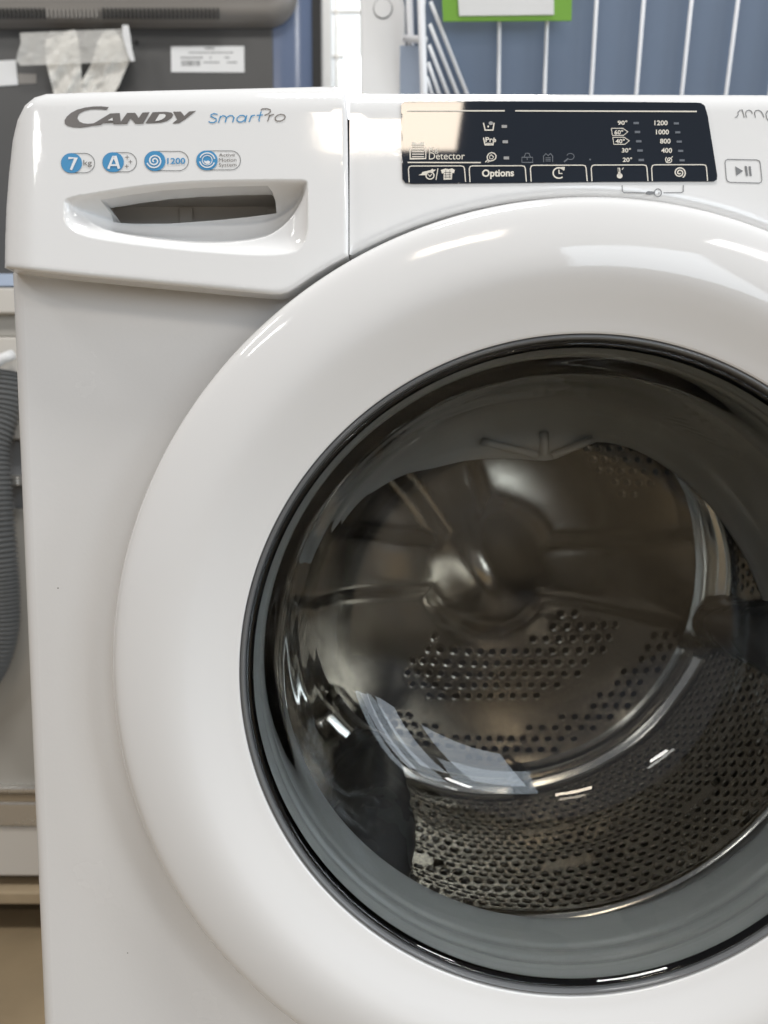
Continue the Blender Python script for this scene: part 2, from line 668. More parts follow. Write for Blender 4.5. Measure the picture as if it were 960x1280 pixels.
SL = densify(px_loop([(121, 246), (160, 239.5), (199, 234.5), (240, 231.4), (282, 229.8), (333, 229), (337, 233), (339, 240), (338, 251), (300, 255), (258, 258.5), (195, 263), (126, 265), (125, 256)], FY_DRAWER), 0.0025)


def drawer_y(P, d):
    y = fplane(P[:, 1], FY_DRAWER) + roll(d, 0.0024)
    x = P[:, 0]
    xl = D_out[:, 0].min()
    t = np.clip(0.016 - (x - xl), 0, 0.016)                 # left end sweeps back
    y = y + t ** 2 * 26
    zt = D_out[:, 1].max()
    t = np.clip(0.010 - (zt - P[:, 1]), 0, 0.010)           # soft roll towards the top
    y = y + t ** 2 * 45
    i1, i2 = inside(P, Hs), inside(P, SC)
    dh, ds = dist(P, Hs), dist(P, SC)
    s = np.clip(dh / 0.011, 0, 1)
    y = y + np.where(i1, 0.0052 * (1 - (1 - s) ** 2.2) + np.clip(dh, 0, 0.001) * 0.4, 0)
    y = y + np.where(i2, 0.026 * (1 - np.exp(-ds / 0.0105)), 0)
    return y


drawer = panel('detergent_drawer', D_out, 'white_plastic', wm, drawer_y, sp=0.0035, extra=(Hs, SC), holes=(SL,), depth=0.014, y0=FY_DRAWER, soft=lambda P: ~inside(P, Hs))
lo, hi = SL.min(0), SL.max(0)
yb = fplane(0.79, FY_DRAWER) + 0.052
x0, x1, z0, z1 = lo[0] - 0.010, hi[0] + 0.010, lo[1] - 0.010, hi[1] + 0.004
yf = fplane(0.79, FY_DRAWER) + 0.010
vs = [(x0, yf + 0.024, z0), (x1, yf + 0.024, z0), (x1, yf, z1), (x0, yf, z1), (x0, yb, z0), (x1, yb, z0), (x1, yb, z1), (x0, yb, z1)]
link('grip_hollow', recalc(mesh('grip_hollow', vs, [(4, 5, 6, 7), (0, 1, 5, 4), (1, 2, 6, 5), (2, 3, 7, 6), (3, 0, 4, 7)])), 'drawer_inside', drawer, smooth=False)
for fx in (0.36, 0.93):
    xx = lo[0] + (hi[0] - lo[0]) * fx
    box('grip_rib', (xx - 0.004, yb - 0.0022, z0 + 0.001), (xx + 0.004, yb - 0.0003, z1 - 0.001), 'drawer_inside', drawer, 0.001)

# --- control fascia
sx0 = on_plane(436.9, 200, FY_PANEL, FK, FZ0).x
zt_l = on_plane(470, 117.5, FY_PANEL, FK, FZ0).z
RC = 0.2416 + 0.0042
top = [(sx0, zt_l + 0.0002), (sx0 + 0.02, zt_l), (0.10, zt_l - 0.0012), (0.27, zt_l - 0.003), (0.288, zt_l - 0.006), (0.297, zt_l - 0.014), (0.3, zt_l - 0.03), (0.301, 0.752)]
a1 = math.acos(0.130 / RC)
a0 = math.acos(sx0 / RC)
arc = [(RC * math.cos(a1 + (a0 - a1) * i / 60), DZ + RC * math.sin(a1 + (a0 - a1) * i / 60)) for i in range(61)]
F_out = np.array(top + [(0.20, 0.743), (0.14, 0.742)] + arc)


def fascia_y(P, d):
    y = fplane(P[:, 1], FY_PANEL)
    dl = P[:, 0] - sx0
    dd = np.where(dl < d + 1e-6, 1.0, d)                    # crisp seam against the drawer
    y = y + roll(dd, 0.004)
    t = np.clip(0.009 - (zt_l - P[:, 1]), 0, 0.009)
    return y + t ** 2 * 40


fascia = panel('control_panel', F_out, 'white_plastic', wm, fascia_y, sp=0.0045, depth=0.016, y0=FY_PANEL, soft=lambda P: P[:, 1] > 0.80)
box('seam', (sx0 - 0.0022, -0.004, 0.745), (sx0 + 0.0022, 0.0, zt_l - 0.01), 'gap', wm, 0)

# --- display window
W_px = [(504, 128.5), (507, 127.3), (600, 127), (760, 127.8), (870, 128.8), (876, 129.5), (880.5, 133), (884, 145), (890, 182), (896, 220), (895.5, 225), (892, 227), (760, 227.5), (640, 229),
        (515, 230), (507, 229), (503, 224), (502, 180), (501.5, 132)]
W_out = px_loop(W_px, FY_PANEL)


def window_y(P, d):
    return fplane(P[:, 1], FY_PANEL) - 0.0006 + 0 * d


win = panel('display_window', W_out, 'black_glass', fascia, window_y, sp=0.006, depth=0.002, rings=(0.0005,))

# --- printing on the display window
P = Print(FY_PANEL - 0.0006)
sp_ = 'silver_print'
P.stroke([(509, 138.5), (631, 138.5)], 1.7, sp_)
P.stroke([(644, 138.5), (780, 139), (871, 139.3)], 1.7, sp_)
P.stroke([(509.5, 203), (601, 203.2)], 1.5, sp_)
for (a, b, va) in ((510.5, 582, 207.5), (586.5, 658, 207.3), (663, 734, 206.6), (739, 810, 206.3), (814.5, 884.5, 206)):
    bt = va + 20.3
    P.stroke([(a + 1.0, bt), (a, va + 4), (a + 1.2, va + 0.8), (a + 4, va), (b - 6, va - 0.2), (b - 2.5, va + 0.6), (b - 1.4, va + 3.5), (b, bt - 0.4)], 1.25, sp_)
# stopwatch / shirt key
P.poly([(528, 215), (541, 212), (545, 212), (537, 219), (523, 219), (527, 217)], sp_)
P.arc((537.5, 219.3), 5, 4.6, 0, 360, 1.5, sp_, 2)
P.disc((537.5, 219.3), 3.6, 3.3, 'black_glass', 3)
P.stroke([(535.4, 218), (537.2, 220.6), (540, 217.6)], 0.9, sp_, 4)
P.stroke([(538, 214), (541, 211.4)], 1.6, sp_, 2)
P.stroke([(547.4, 210.5), (545, 225)], 1.1, sp_)
P.poly([(551, 212.5), (557, 210.6), (561, 211.6), (565, 210.4), (568.5, 212.4), (567.5, 216.5), (565.4, 216), (564.8, 224.4), (554.5, 224.6), (554.6, 216.2), (552.6, 217)], sp_)
for k in range(3):
    P.stroke([(555.5, 215.5 + 3 * k), (564, 215.4 + 3 * k)], 0.6, 'black_glass', 2)
P.stroke([(557.2, 212.5), (557.2, 223)], 0.5, 'black_glass', 2)
P.stroke([(562.3, 212.5), (562.3, 223)], 0.5, 'black_glass', 2)
P.text('Options', 602.5, 211.8, 642.5, 224, sp_, slope=-0.02, bold=0.03)
# delay clock
P.arc((698.6, 216.2), 7.2, 6.5, 50, 330, 1.7, sp_, n=30)
P.poly([(701, 208.8), (706, 208.6), (705.6, 213.2)], sp_)
P.stroke([(698.6, 212), (698.8, 216.8), (703, 216.8)], 1.3, sp_)
# thermometer
P.disc((774.6, 219.8), 3.6, 3.3, sp_)
P.stroke([(774.3, 219), (773.6, 209.8)], 3.0, sp_)
P.stroke([(773.8, 215), (773.4, 210.6)], 1.0, 'black_glass', 2)
P.stroke([(777.6, 212), (779.2, 209.6)], 1.0, sp_)
# spin spiral


def spiral(pr, c, r0, r1, turns, w, m, a_start=0, up=0.0, sq=0.95):
    k = int(turns * 20)
    pr.stroke([(c[0] + (r0 + (r1 - r0) * i / k) * math.cos(a_start + 2 * math.pi * turns * i / k), c[1] + sq * (r0 + (r1 - r0) * i / k) * math.sin(a_start + 2 * math.pi * turns * i / k)) for i in range(k + 1)], w, m, up)


spiral(P, (849.5, 215.8), 1.0, 7.6, 2.1, 1.5, sp_, 0.4)
# programme icons, wash tubs
for (v0, v1) in ((153, 162.6), (171.5, 181)):
    P.stroke([(604.3, v0 + 0.5), (606.4, v1), (616.2, v1), (617.6, v0 + 0.5)], 1.5, sp_)
P.poly([(609, 158), (610.2, 156.3), (611.5, 158), (610.2, 160)], sp_)
P.disc((613.6, 154), 2.7, 2.3, 'dot_print')
P.text('Pre', 606.8, 171.4, 620.2, 177.6, sp_, bold=0.025)
P.stroke([(607.5, 179.2), (615.5, 179.2)], 1.0, sp_)
P.stroke([(611, 192), (614.5, 190.6), (618, 191.8), (620.2, 194.6), (619.4, 198.4), (616.5, 200.4), (612.6, 201.4), (609.6, 199.4), (608.8, 196), (611, 192)], 1.3, sp_)
P.stroke([(611.6, 195.6), (614, 193.4), (617, 196), (615.6, 198.6), (612.4, 198.4), (611.6, 195.6)], 0.8, sp_)
P.stroke([(610, 199.6), (606.6, 202.8)], 1.2, sp_)
P.stroke([(612, 201), (609.6, 203)], 1.0, sp_)
for (u, v) in ((630.4, 158), (631.6, 177.2), (633, 197.4)):
    P.stroke([(u - 3.3, v), (u + 3.3, v)], 3.6, 'dot_print')
# basket pictogram + Kg Detector
P.stroke([(512.5, 184), (512.8, 198.4), (532.2, 198.2), (532.3, 184)], 1.5, sp_)
for k in range(5):
    P.stroke([(515, 183.4 + 3.1 * k), (530, 183.4 + 3.1 * k)], 1.3, sp_)
P.poly([(514.5, 181.5), (515, 177.5), (518.8, 177.5), (520, 179.5), (524.5, 179.5), (525.8, 177.5), (529.6, 177.4), (530.2, 181.5)], sp_)
P.text('Kg', 536.5, 183.6, 548, 192, sp_)
P.text('Detector', 536.2, 190.4, 581, 199.4, sp_)
# unlit pictograms
P.stroke([(652.4, 203), (652.4, 196.6), (665.8, 196.6), (666, 203), (652.4, 203)], 0.9, 'dim_print')
P.stroke([(655.2, 196.4), (657, 191.6), (661.2, 191.6), (663, 196.4)], 0.9, 'dim_print')
P.stroke([(659, 196), (659, 200)], 1.0, 'dim_print')
P.stroke([(679.6, 202.6), (679.4, 195.2), (682.4, 192), (685.2, 194.6), (688, 192), (690.8, 195), (690.8, 202.6)], 1.0, 'dim_print')
for k in range(3):
    P.stroke([(682, 197.2 + 2 * k), (688.4, 197.2 + 2 * k)], 0.9, 'dim_print')
P.arc((713, 195.6), 4.6, 3.8, -160, 130, 0.9, 'dim_print')
P.stroke([(710.4, 198), (705, 202.4)], 1.7, 'dim_print')
P.disc((737.6, 199.4), 1.1, 1.1, 'dim_print')
# temperatures and spin speeds
for (s, a, b, v) in (('90°', 772, 784.2, 153.4), ('60°', 768, 779, 165.2), ('40°', 769.4, 781, 176.4), ('30°', 777.2, 788.6, 187.8), ('20°', 778.4, 790.2, 199.6)):
    P.text(s, a, v - 2.9, b, v + 2.9, sp_, bold=0.02)
for v, o in ((164.8, 0), (176, 1.8)):
    P.stroke([(764.2 + o, v - 4.4), (778.6 + o, v - 4.4), (784.8 + o, v), (779.4 + o, v + 4.4), (765.4 + o, v + 4.4), (764.2 + o, v - 4.4)], 0.9, sp_)
for (s, a, b, v) in (('1200', 818, 834.6, 153.6), ('1000', 820, 836.2, 165), ('800', 825, 838.2, 176.4), ('400', 826.6, 840, 188)):
    P.text(s, a, v - 3.1, b, v + 3.1, sp_, bold=0.02)
spiral(P, (836.4, 199.8), 0.8, 4.8, 1.6, 1.1, sp_, 0.2)
P.stroke([(832.6, 203.6), (841, 195.4)], 0.9, sp_, 1)
for k, v in enumerate((153.8, 165, 176.6, 188.2, 200)):
    P.stroke([(791.8 + 1.6 * k, v), (798.6 + 1.6 * k, v)], 2.8, 'dim_print')
    P.stroke([(842.2 + 1.8 * k, v + 0.4), (848.6 + 1.8 * k, v + 0.4)], 2.6, 'dim_print')
P.build('display_print', win)

# --- printing on the white fascia
P = Print(FY_PANEL)
P.stroke([(777.6, 231.6), (778, 239.2), (780, 241), (806, 241)], 1.0, 'key_grey')
P.stroke([(829.4, 241), (852, 240.8), (854, 239.4), (854.2, 231.4)], 1.0, 'key_grey')
P.arc((822.4, 241), 4.4, 4.9, 0, 360, 1.1, 'key_grey')
P.disc((823.8, 241.2), 0.8, 0.9, 'key_grey')
P.poly([(806.2, 241.4), (810, 238.8), (818, 239.4), (818, 242.4), (812, 243.6), (808.6, 243)], 'key_grey')
P.build('key_lock_print', fascia)
P = Print(FY_PANEL)
P.stroke([(906.4, 203.6), (907.2, 200.6), (909.6, 199.2), (946, 199.8), (949, 201), (950.4, 204), (952.4, 224.4), (951.6, 227.4), (949, 228.8), (912.4, 227.8), (909.4, 226.4), (908, 223.6)], 1.0, 'key_grey', close=True)
P.poly([(919, 207.8), (929, 213.6), (920.4, 219.6)], 'key_grey')
P.poly([(930.8, 207.6), (933.6, 207.6), (935.2, 219.6), (932.4, 219.6)], 'key_grey')
P.poly([(935.8, 207.8), (938.4, 207.8), (939.8, 219.8), (937.2, 219.8)], 'key_grey')
P.build('start_key_print', fascia)
P = Print(FY_PANEL)
g = 'key_grey'
P.stroke([(918.6, 146.8), (920.8, 146.2), (922.8, 143.6), (922.4, 140.4), (925, 137.8), (927.6, 137.2), (929, 141), (930.4, 146.8)], 1.0, g)
P.stroke([(933.4, 147), (932, 142), (933.2, 138.6), (936.4, 137.6), (939.4, 139), (940.6, 142.2)], 1.0, g)
P.stroke([(944.4, 146.8), (943.2, 141.2), (944.6, 138.4), (948, 137.6), (951.4, 139.2), (953.4, 142.4), (955.2, 146.8)], 1.0, g)
P.stroke([(962, 152), (958.6, 148), (957.4, 142.6), (959, 139), (962.4, 137.8), (966, 139.4), (968, 143), (966.6, 146.6), (963, 147.4)], 1.0, g)
P.stroke([(973, 147.2), (969.6, 131.6)], 1.0, g)
P.stroke([(976, 138), (978.4, 147), (984.6, 137.8)], 1.0, g)
P.build('panel_lettering', fascia)

# --- printing on the drawer
q = lambda a, b: (76 + a / 5.333, 128 + b / 5.333)
P = Print(FY_DRAWER)
gp = 'grey_print'
outer_c = [(320, 31), (270, 26), (215, 27), (160, 34), (110, 48), (70, 68), (40, 94), (25, 120), (27, 142), (45, 156), (80, 165), (125, 168), (175, 163), (225, 153), (265, 149)]
inner_c = [(280, 139), (300, 118), (255, 128), (215, 139), (180, 142), (150, 139), (125, 128), (111, 108), (114, 88), (130, 70), (160, 55), (200, 46), (255, 45), (305, 50)]
P.poly([q(*p) for p in outer_c + inner_c], gp)
q2 = lambda a, b: (118 + a / 13.333, 136 + b / 13.333)
P.poly([q2(*p) for p in [(-20, 280), (0, 235), (265, 76), (422, 70), (440, 215), (545, 68), (680, 66), (738, 152), (800, 62), (922, 56), (815, 242), (685, 245), (605, 150), (545, 248), (322, 252),
                         (312, 228), (145, 236), (115, 258)]], gp, 1.5)
P.poly([q2(*p) for p in [(222, 192), (300, 148), (308, 196)]], 'white_plastic', 5)
P.poly([q(*p) for p in [(564, 139), (612, 65), (700, 62), (738, 68), (750, 82), (738, 104), (708, 124), (664, 135), (620, 138)]], gp)
P.poly([q(*p) for p in [(628, 124), (658, 78), (688, 77), (700, 86), (694, 100), (674, 114), (650, 122)]], 'white_plastic', 2)
P.poly([q(*p) for p in [(748, 62), (800, 61), (824, 90), (856, 60), (902, 56), (830, 112), (790, 138), (742, 141), (776, 114)]], gp)
P.build('brand_lettering', drawer)

P = Print(FY_DRAWER)
q = lambda a, b: (256 + a / 8.727, 130 + b / 8.727)
for pts in ([(140, 112), (100, 104), (68, 116), (66, 134), (92, 146), (124, 160), (126, 184), (98, 202), (60, 202), (42, 190)],
            [(150, 204), (172, 128)], [(166, 146), (196, 126), (226, 134), (236, 150), (222, 202)], [(240, 146), (270, 126), (300, 126), (318, 146), (304, 200)],
            [(444, 140), (420, 124), (384, 126), (354, 150), (350, 178), (374, 196), (408, 194), (436, 172), (446, 142)], [(458, 122), (438, 198)],
            [(484, 196), (508, 124)], [(500, 150), (520, 126), (548, 120)], [(616, 80), (590, 170), (596, 190)], [(566, 124), (636, 118)]):
    P.stroke([q(*p) for p in pts], 1.35, 'blue_print', random.random())
for pts in ([(612, 70), (628, 52), (680, 50), (714, 62), (716, 84), (694, 106), (652, 122)], [(686, 190), (708, 116)], [(702, 142), (722, 120), (756, 112)],
            [(880, 142), (866, 120), (832, 112), (794, 122), (768, 146), (768, 170), (792, 186), (830, 184), (864, 168), (880, 142)]):
    P.stroke([q(*p) for p in pts], 1.3, gp, random.random())
P.build('model_lettering', drawer)


def badge(u0, u1, v0, v1, uc):
    """capsule outline with a blue disc at its start"""
    p = Print(FY_DRAWER)
    r = (v1 - v0) / 2
    vc = (v0 + v1) / 2
    cap = [(u0 + r + (r - 0.3) * math.cos(math.radians(90 + 180 * i / 16)), vc - (r - 0.3) * math.sin(math.radians(90 + 180 * i / 16))) for i in range(17)]
    cap += [(u1 - r + (r - 0.3) * math.cos(math.radians(-90 + 180 * i / 16)), vc - (r - 0.3) * math.sin(math.radians(-90 + 180 * i / 16))) for i in range(17)]
    p.stroke(cap, 0.8, 'key_grey', 0, close=True)
    p.poly([(u0 + r + r * math.cos(math.radians(90 + 180 * i / 16)), vc - r * math.sin(math.radians(90 + 180 * i / 16))) for i in range(17)]
           + [(uc - r + r * 1.0 * math.cos(math.radians(-90 + 180 * i / 16)), vc - r * math.sin(math.radians(-90 + 180 * i / 16))) for i in range(17)], 'blue_print', 1)
    return p


p = badge(76.2, 118.6, 191.4, 216.2, 102.6)
p.stroke([(85.4, 197.6), (95, 197.6), (88.6, 212.4)], 2.9, 'white_print', 3)
p.text('kg', 104.2, 200, 114.8, 208.6, gp, up=2)
p.build('capacity_badge', drawer)
p = badge(128, 171, 190.4, 215, 154.8)
p.stroke([(135.4, 210.8), (141.6, 195.6), (143.6, 195.6), (148.8, 210.8)], 2.9, 'white_print', 3)
p.stroke([(138, 206.4), (146.6, 206.4)], 2.2, 'white_print', 4)
for (a, b) in ((159, 196.4), (163, 202.3), (158.4, 207.8)):
    p.stroke([(a - 2.4, b), (a + 2.4, b)], 0.8, gp, 2)
    p.stroke([(a, b - 2.3), (a, b + 2.3)], 0.8, gp, 2.5)
p.build('energy_badge', drawer)
p = badge(180.4, 236, 188.8, 213.6, 206.8)
spiral(p, (193, 201), 1.2, 9.6, 2.15, 1.7, 'white_print', 1.9, 3)
p.text('1200', 209, 197.4, 231.6, 205, 'blue_print', slope=-0.01, bold=0.02, up=2)
p.build('spin_badge', drawer)
p = badge(245.4, 301, 188.2, 212.6, 272)
p.arc((259, 200.2), 9.4, 9.0, 20, 170, 1.5, 'white_print', 3)
p.arc((259, 200.2), 9.4, 9.0, 200, 350, 1.5, 'white_print', 3)
p.arc((259, 200.2), 6.2, 6.0, 0, 360, 1.0, 'white_print', 3)
p.poly([(254.8, 200.4), (257.4, 201.6), (260, 200.6), (262.8, 201.8), (262.4, 203.6), (260.6, 205), (257.6, 204.8), (255.4, 203)], 'white_print', 3)
for i, s in enumerate(('Active', 'Motion', 'System')):
    w = (20, 22, 22)[i]
    p.text(s, 273.6, 191.6 + 6.2 * i, 273.6 + w, 195.8 + 6.4 * i + (0.9 if i == 2 else 0), gp, slope=-0.02, bold=0.0, up=2)
p.build('motion_badge', drawer)

# ---------------------------------------------------------------- door
R1, R2 = 0.2416, 0.1738
ring = smooth_prof([(0.2385, -0.0045), (0.2408, -0.009), (0.2416, -0.016), (0.2415, -0.0225), (0.2407, -0.0278), (0.2386, -0.0316), (0.2350, -0.0341), (0.2270, -0.0361), (0.2175, -0.0375),
                    (0.2095, -0.0379), (0.2025, -0.0372), (0.1960, -0.0353), (0.1890, -0.0326), (0.1820, -0.0300), (0.1770, -0.0285), (0.1757, -0.0279), (0.1751, -0.0262), (0.1750, -0.015)], 5)
door = lathe('door', ring, 'white_door', wm, seg=288)
lathe('door_backing', [(0.2385, -0.0046), (0.232, -0.003), (0.205, -0.002), (0.178, -0.004)], 'white_door', door, 144)
lathe('rim_trim', smooth_prof([(0.1749, -0.0195), (0.1748, -0.0262), (0.1744, -0.0276), (0.1737, -0.0281), (0.1729, -0.0278), (0.1724, -0.0268), (0.1722, -0.0245), (0.1722, -0.0195)], 5), 'trim_grey', door, 240)
lathe('inner_frame', smooth_prof([(0.1727, -0.0190), (0.1724, -0.0172), (0.1712, -0.0140), (0.1703, -0.0115), (0.1712, -0.0098), (0.1708, -0.0078), (0.1690, -0.0062), (0.1682, -0.0030), (0.1690, -0.0012), (0.1686, 0.0008), (0.1672, 0.0026), (0.1663, 0.0075), (0.1652, 0.0140), (0.1647, 0.0180), (0.1653, 0.0203), (0.169, 0.0210), (0.177, 0.014), (0.179, -0.0035)], 4), 'frame_grey', door, 192)

# the bowl: closed shell of glass, uneven thickness like pressed glass
front = smooth_prof([(0.1720, -0.0205), (0.1718, -0.0240), (0.1711, -0.0258), (0.1697, -0.0256), (0.1672, -0.0205), (0.1644, -0.0120), (0.1590, 0.004), (0.1555, 0.024), (0.1515, 0.046),
                     (0.1455, 0.068), (0.1350, 0.087), (0.1180, 0.101), (0.0930, 0.110), (0.0600, 0.115), (0.0280, 0.1168), (0.0015, 0.1172)], 5)
rear = smooth_prof([(0.0015, 0.1240), (0.0280, 0.1236), (0.0610, 0.1215), (0.0960, 0.1165), (0.1230, 0.1072), (0.1410, 0.0925), (0.1520, 0.0725), (0.1582, 0.0490), (0.1622, 0.0260),
                    (0.1656, 0.0060), (0.1676, -0.0040), (0.1694, -0.0115), (0.1712, -0.0160), (0.1720, -0.0180)], 5)
nf = len(front)


def bowl_warp(r, y, a, j):
    y = y + 0.05 * r * math.sin(a) * max(0, 1 - (r / 0.14) ** 2) * (1 if y > 0.05 else 0)
    if j >= nf:
        w = max(0, min(1, (y + 0.005) / 0.05))
        x_ = r * math.cos(a)
        wl = 0.25 + 0.75 / (1 + math.exp((x_ + 0.045) / 0.018))      # the pressed glass is most uneven on the hinge side
        nz = noise.noise(Vector((r * math.cos(a) * 17, r * math.sin(a) * 11, 3.1))) * 0.0030 * w * wl
        return max(0.001, r + nz * (0.5 if r > 0.1 else 0.0)), y + nz * (1.0 if r < 0.15 else 0.3)
    return r, y


bowl = lathe('glass_bowl', front[::-1] + rear[::-1], 'glass', door, seg=240, warp=bowl_warp)
# close the two poles
bm = bmesh.new()
bm.from_mesh(bowl.data)
bmesh.ops.holes_fill(bm, edges=[e for e in bm.edges if e.is_boundary], sides=0)
bmesh.ops.recalc_face_normals(bm, faces=bm.faces)
bm.to_mesh(bowl.data)
bm.free()
bowl.data.polygons.foreach_set('use_smooth', [True] * len(bowl.data.polygons))

# ---------------------------------------------------------------- gasket, drum, tub
gas = smooth_prof([(0.206, 0.003), (0.194, 0.001), (0.185, 0.003), (0.180, 0.009), (0.1800, 0.016), (0.1840, 0.022), (0.1840, 0.030), (0.1860, 0.037), (0.1930, 0.042), (0.1945, 0.050),
                   (0.1925, 0.056), (0.1980, 0.062), (0.2040, 0.068), (0.2030, 0.074), (0.2060, 0.079), (0.216, 0.081)], 4)
gasket = lathe('door_gasket', gas, 'rubber', wm, seg=192)
TUBY = 0.405
lathe('tub', [(0.215, 0.081), (0.262, 0.083), (0.262, TUBY), (0.0, TUBY)], 'tub', wm, seg=96)

DR, DY0, DY1 = 0.242, 0.088, 0.352
drum = thing_drum = bpy.data.objects.new('drum', None)
COL.objects.link(drum)
drum.parent = wm
lip = smooth_prof([(0.242, 0.0885), (0.232, 0.0860), (0.220, 0.0845), (0.212, 0.0850), (0.2075, 0.0885), (0.2070, 0.0925), (0.2095, 0.0950), (0.213, 0.0945)], 5)


def sub(name, me, m):
    o = link(name, me, m)
    o.parent = drum
    return o


lp = lathe('drum_lip', lip, 'steel_bright', None, seg=160)
lp.parent = drum

# perforated shell: every cell is a square with an octagonal hole and a turned-out collar
oct_in = [(math.cos(math.radians(22.5 + 45 * k)), math.sin(math.radians(22.5 + 45 * k))) for k in range(8)]
oct_out = [(1, 0.414), (0.414, 1), (-0.414, 1), (-1, 0.414), (-1, -0.414), (-0.414, -1), (0.414, -1), (1, -0.414)]


def perforate(cells, fun, collar=0.002):
    """cells: (cx, cy, half_w, half_h, hole_w, hole_h); fun(a, b, depth) -> point"""
    vs, fs = [], []
    for cx, cy, hw, hh, ow, oh in cells:
        b = len(vs)
        if ow <= 0:
            vs += [fun(cx - hw, cy - hh, 0), fun(cx + hw, cy - hh, 0), fun(cx + hw, cy + hh, 0), fun(cx - hw, cy + hh, 0)]
            fs.append((b, b + 1, b + 2, b + 3))
            continue
        for x, y in oct_out:
            vs.append(fun(cx + x * hw, cy + y * hh, 0))
        for x, y in oct_in:
            vs.append(fun(cx + x * ow * 1.18, cy + y * oh * 1.18, 0.0))
        for x, y in oct_in:
            vs.append(fun(cx + x * ow, cy + y * oh, collar * 0.4))
        for x, y in oct_in:
            vs.append(fun(cx + x * ow * 0.95, cy + y * oh * 0.95, collar))
        for k in range(8):
            k2 = (k + 1) % 8
            for L in range(3):
                fs.append((b + 8 * L + k, b + 8 * L + k2, b + 8 * (L + 1) + k2, b + 8 * (L + 1) + k))
        # corners of the cell
        for (k, k2, x, y) in ((0, 1, 1, 1), (2, 3, -1, 1), (4, 5, -1, -1), (6, 7, 1, -1)):
            vs.append(fun(cx + x * hw, cy + y * hh, 0))
            fs.append((b + k, len(vs) - 1, b + k2))
    me = mesh('perforated', vs, fs)
    bm = bmesh.new()
    bm.from_mesh(me)
    bmesh.ops.remove_doubles(bm, verts=bm.verts, dist=0.00005)
    bmesh.ops.recalc_face_normals(bm, faces=bm.faces)
    bm.to_mesh(me)
    bm.free()
    return me


NC = 140
pw = 2 * math.pi * DR / NC
NR = int((DY1 - DY0) / 0.0085)
ph = (DY1 - DY0) / NR
LIFT = [math.radians(a) for a in (238, 349, 95)]


def shell_pt(a, b, dep):
    th = a / DR
    r = DR + dep - 0.0008 * (0.5 + 0.5 * math.cos(2 * math.pi * b / 0.052)) - 0.0003 * math.cos(24 * th) * math.sin(2 * math.pi * b / 0.07)
    return (r * math.cos(th), b, DZ + r * math.sin(th))


cells = []
for r in range(NR):
    for c in range(NC):
        th = (c + 0.5 * (r % 2)) * 2 * math.pi / NC
        band = r % 7
        ow, oh = pw * 0.30, ph * 0.30
        if band == 3 and (c // 6) % 2 == 0:
            ow, oh = pw * 0.22, ph * 0.40                      # slots
        if band == 6 and (c // 4) % 3 == 0:
            ow = 0
        if any(abs((th - L + math.pi) % (2 * math.pi) - math.pi) < 0.14 for L in LIFT):
            ow = 0
        if math.radians(168) < th % (2 * math.pi) < math.radians(243) and not (math.radians(172) < th % (2 * math.pi) < math.radians(190) and r < 7):
            ow = 0                                             # plain pressed field beside the lifter
        cells.append((th * DR, DY0 + (r + 0.5) * ph, pw / 2, ph / 2, ow, oh))
shell = sub('drum_shell', perforate(cells, shell_pt), 'steel_shell')
shell['kind'] = 'stuff'

# rear wall: dished disc with a three-armed star pressed into it
ARMS = [math.radians(a) for a in (-4, 118, 177)]


def rear_h(x, z):
    r = math.hypot(x, z)
    th = math.atan2(z, x)
    arm = 0
    for A in ARMS:
        d = (th - A + math.pi) % (2 * math.pi) - math.pi
        lat = abs(math.sin(d)) * r if abs(d) < math.pi / 2 else 9
        w = 0.020 + 0.13 * r
        arm = max(arm, 1 / (1 + math.exp(min(60, (lat - w) / 0.0035))))
    hub = 1 / (1 + math.exp(min(60, (r - 0.062) / 0.004)))
    body = max(arm, hub)
    y = DY1 - 0.004 - 0.013 * body
    c_, s_ = math.cos(math.radians(-58)), math.sin(math.radians(-58))
    e1, e2 = (x + 0.004) * c_ + (z + 0.006) * s_, -(x + 0.004) * s_ + (z + 0.006) * c_
    y -= 0.026 * math.exp(-(e1 / 0.062) ** 2 - (e2 / 0.036) ** 2)      # long swelling added to the shape to give a soft central glow
    y += 0.010 * (r / 0.23) ** 2
    return y, body


def rear_pt(x, z, dep):
    y, _ = rear_h(x, z)
    return (x, y + dep, DZ + z)


cells = []
cp = 0.0125
K = int(0.232 / cp) + 1
for i in range(-K, K + 1):
    for j in range(-K, K + 1):
        x, z = (i + 0.5 * (j % 2)) * cp, j * cp
        r = math.hypot(x, z)
        if r > 0.233:
            continue
        _, b = rear_h(x, z)
        th = math.degrees(math.atan2(z, x))
        hole = b < 0.06 and ((-128 < th < -12 and 0.085 < r < 0.214 and int((r - 0.085) / 0.032) % 3 != 2) or (26 < th < 52 and 0.15 < r < 0.215))
        if hole:
            cells.append((x, z, cp / 2, cp / 2, cp * 0.25, cp * 0.25))
        else:
            for a in (-2, -1, 0, 1, 2):
                for c in (-2, -1, 0, 1, 2):
                    cells.append((x + a * cp / 5, z + c * cp / 5, cp / 10, cp / 10, 0, 0))
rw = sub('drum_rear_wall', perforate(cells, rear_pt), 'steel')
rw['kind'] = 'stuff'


def seam_warp(r, y, a, j):
    k = 0.5 + 0.5 * math.tanh(16 * math.sin(3 * a + 1.1))
    return r - 0.005 * k, y - 0.016 * k


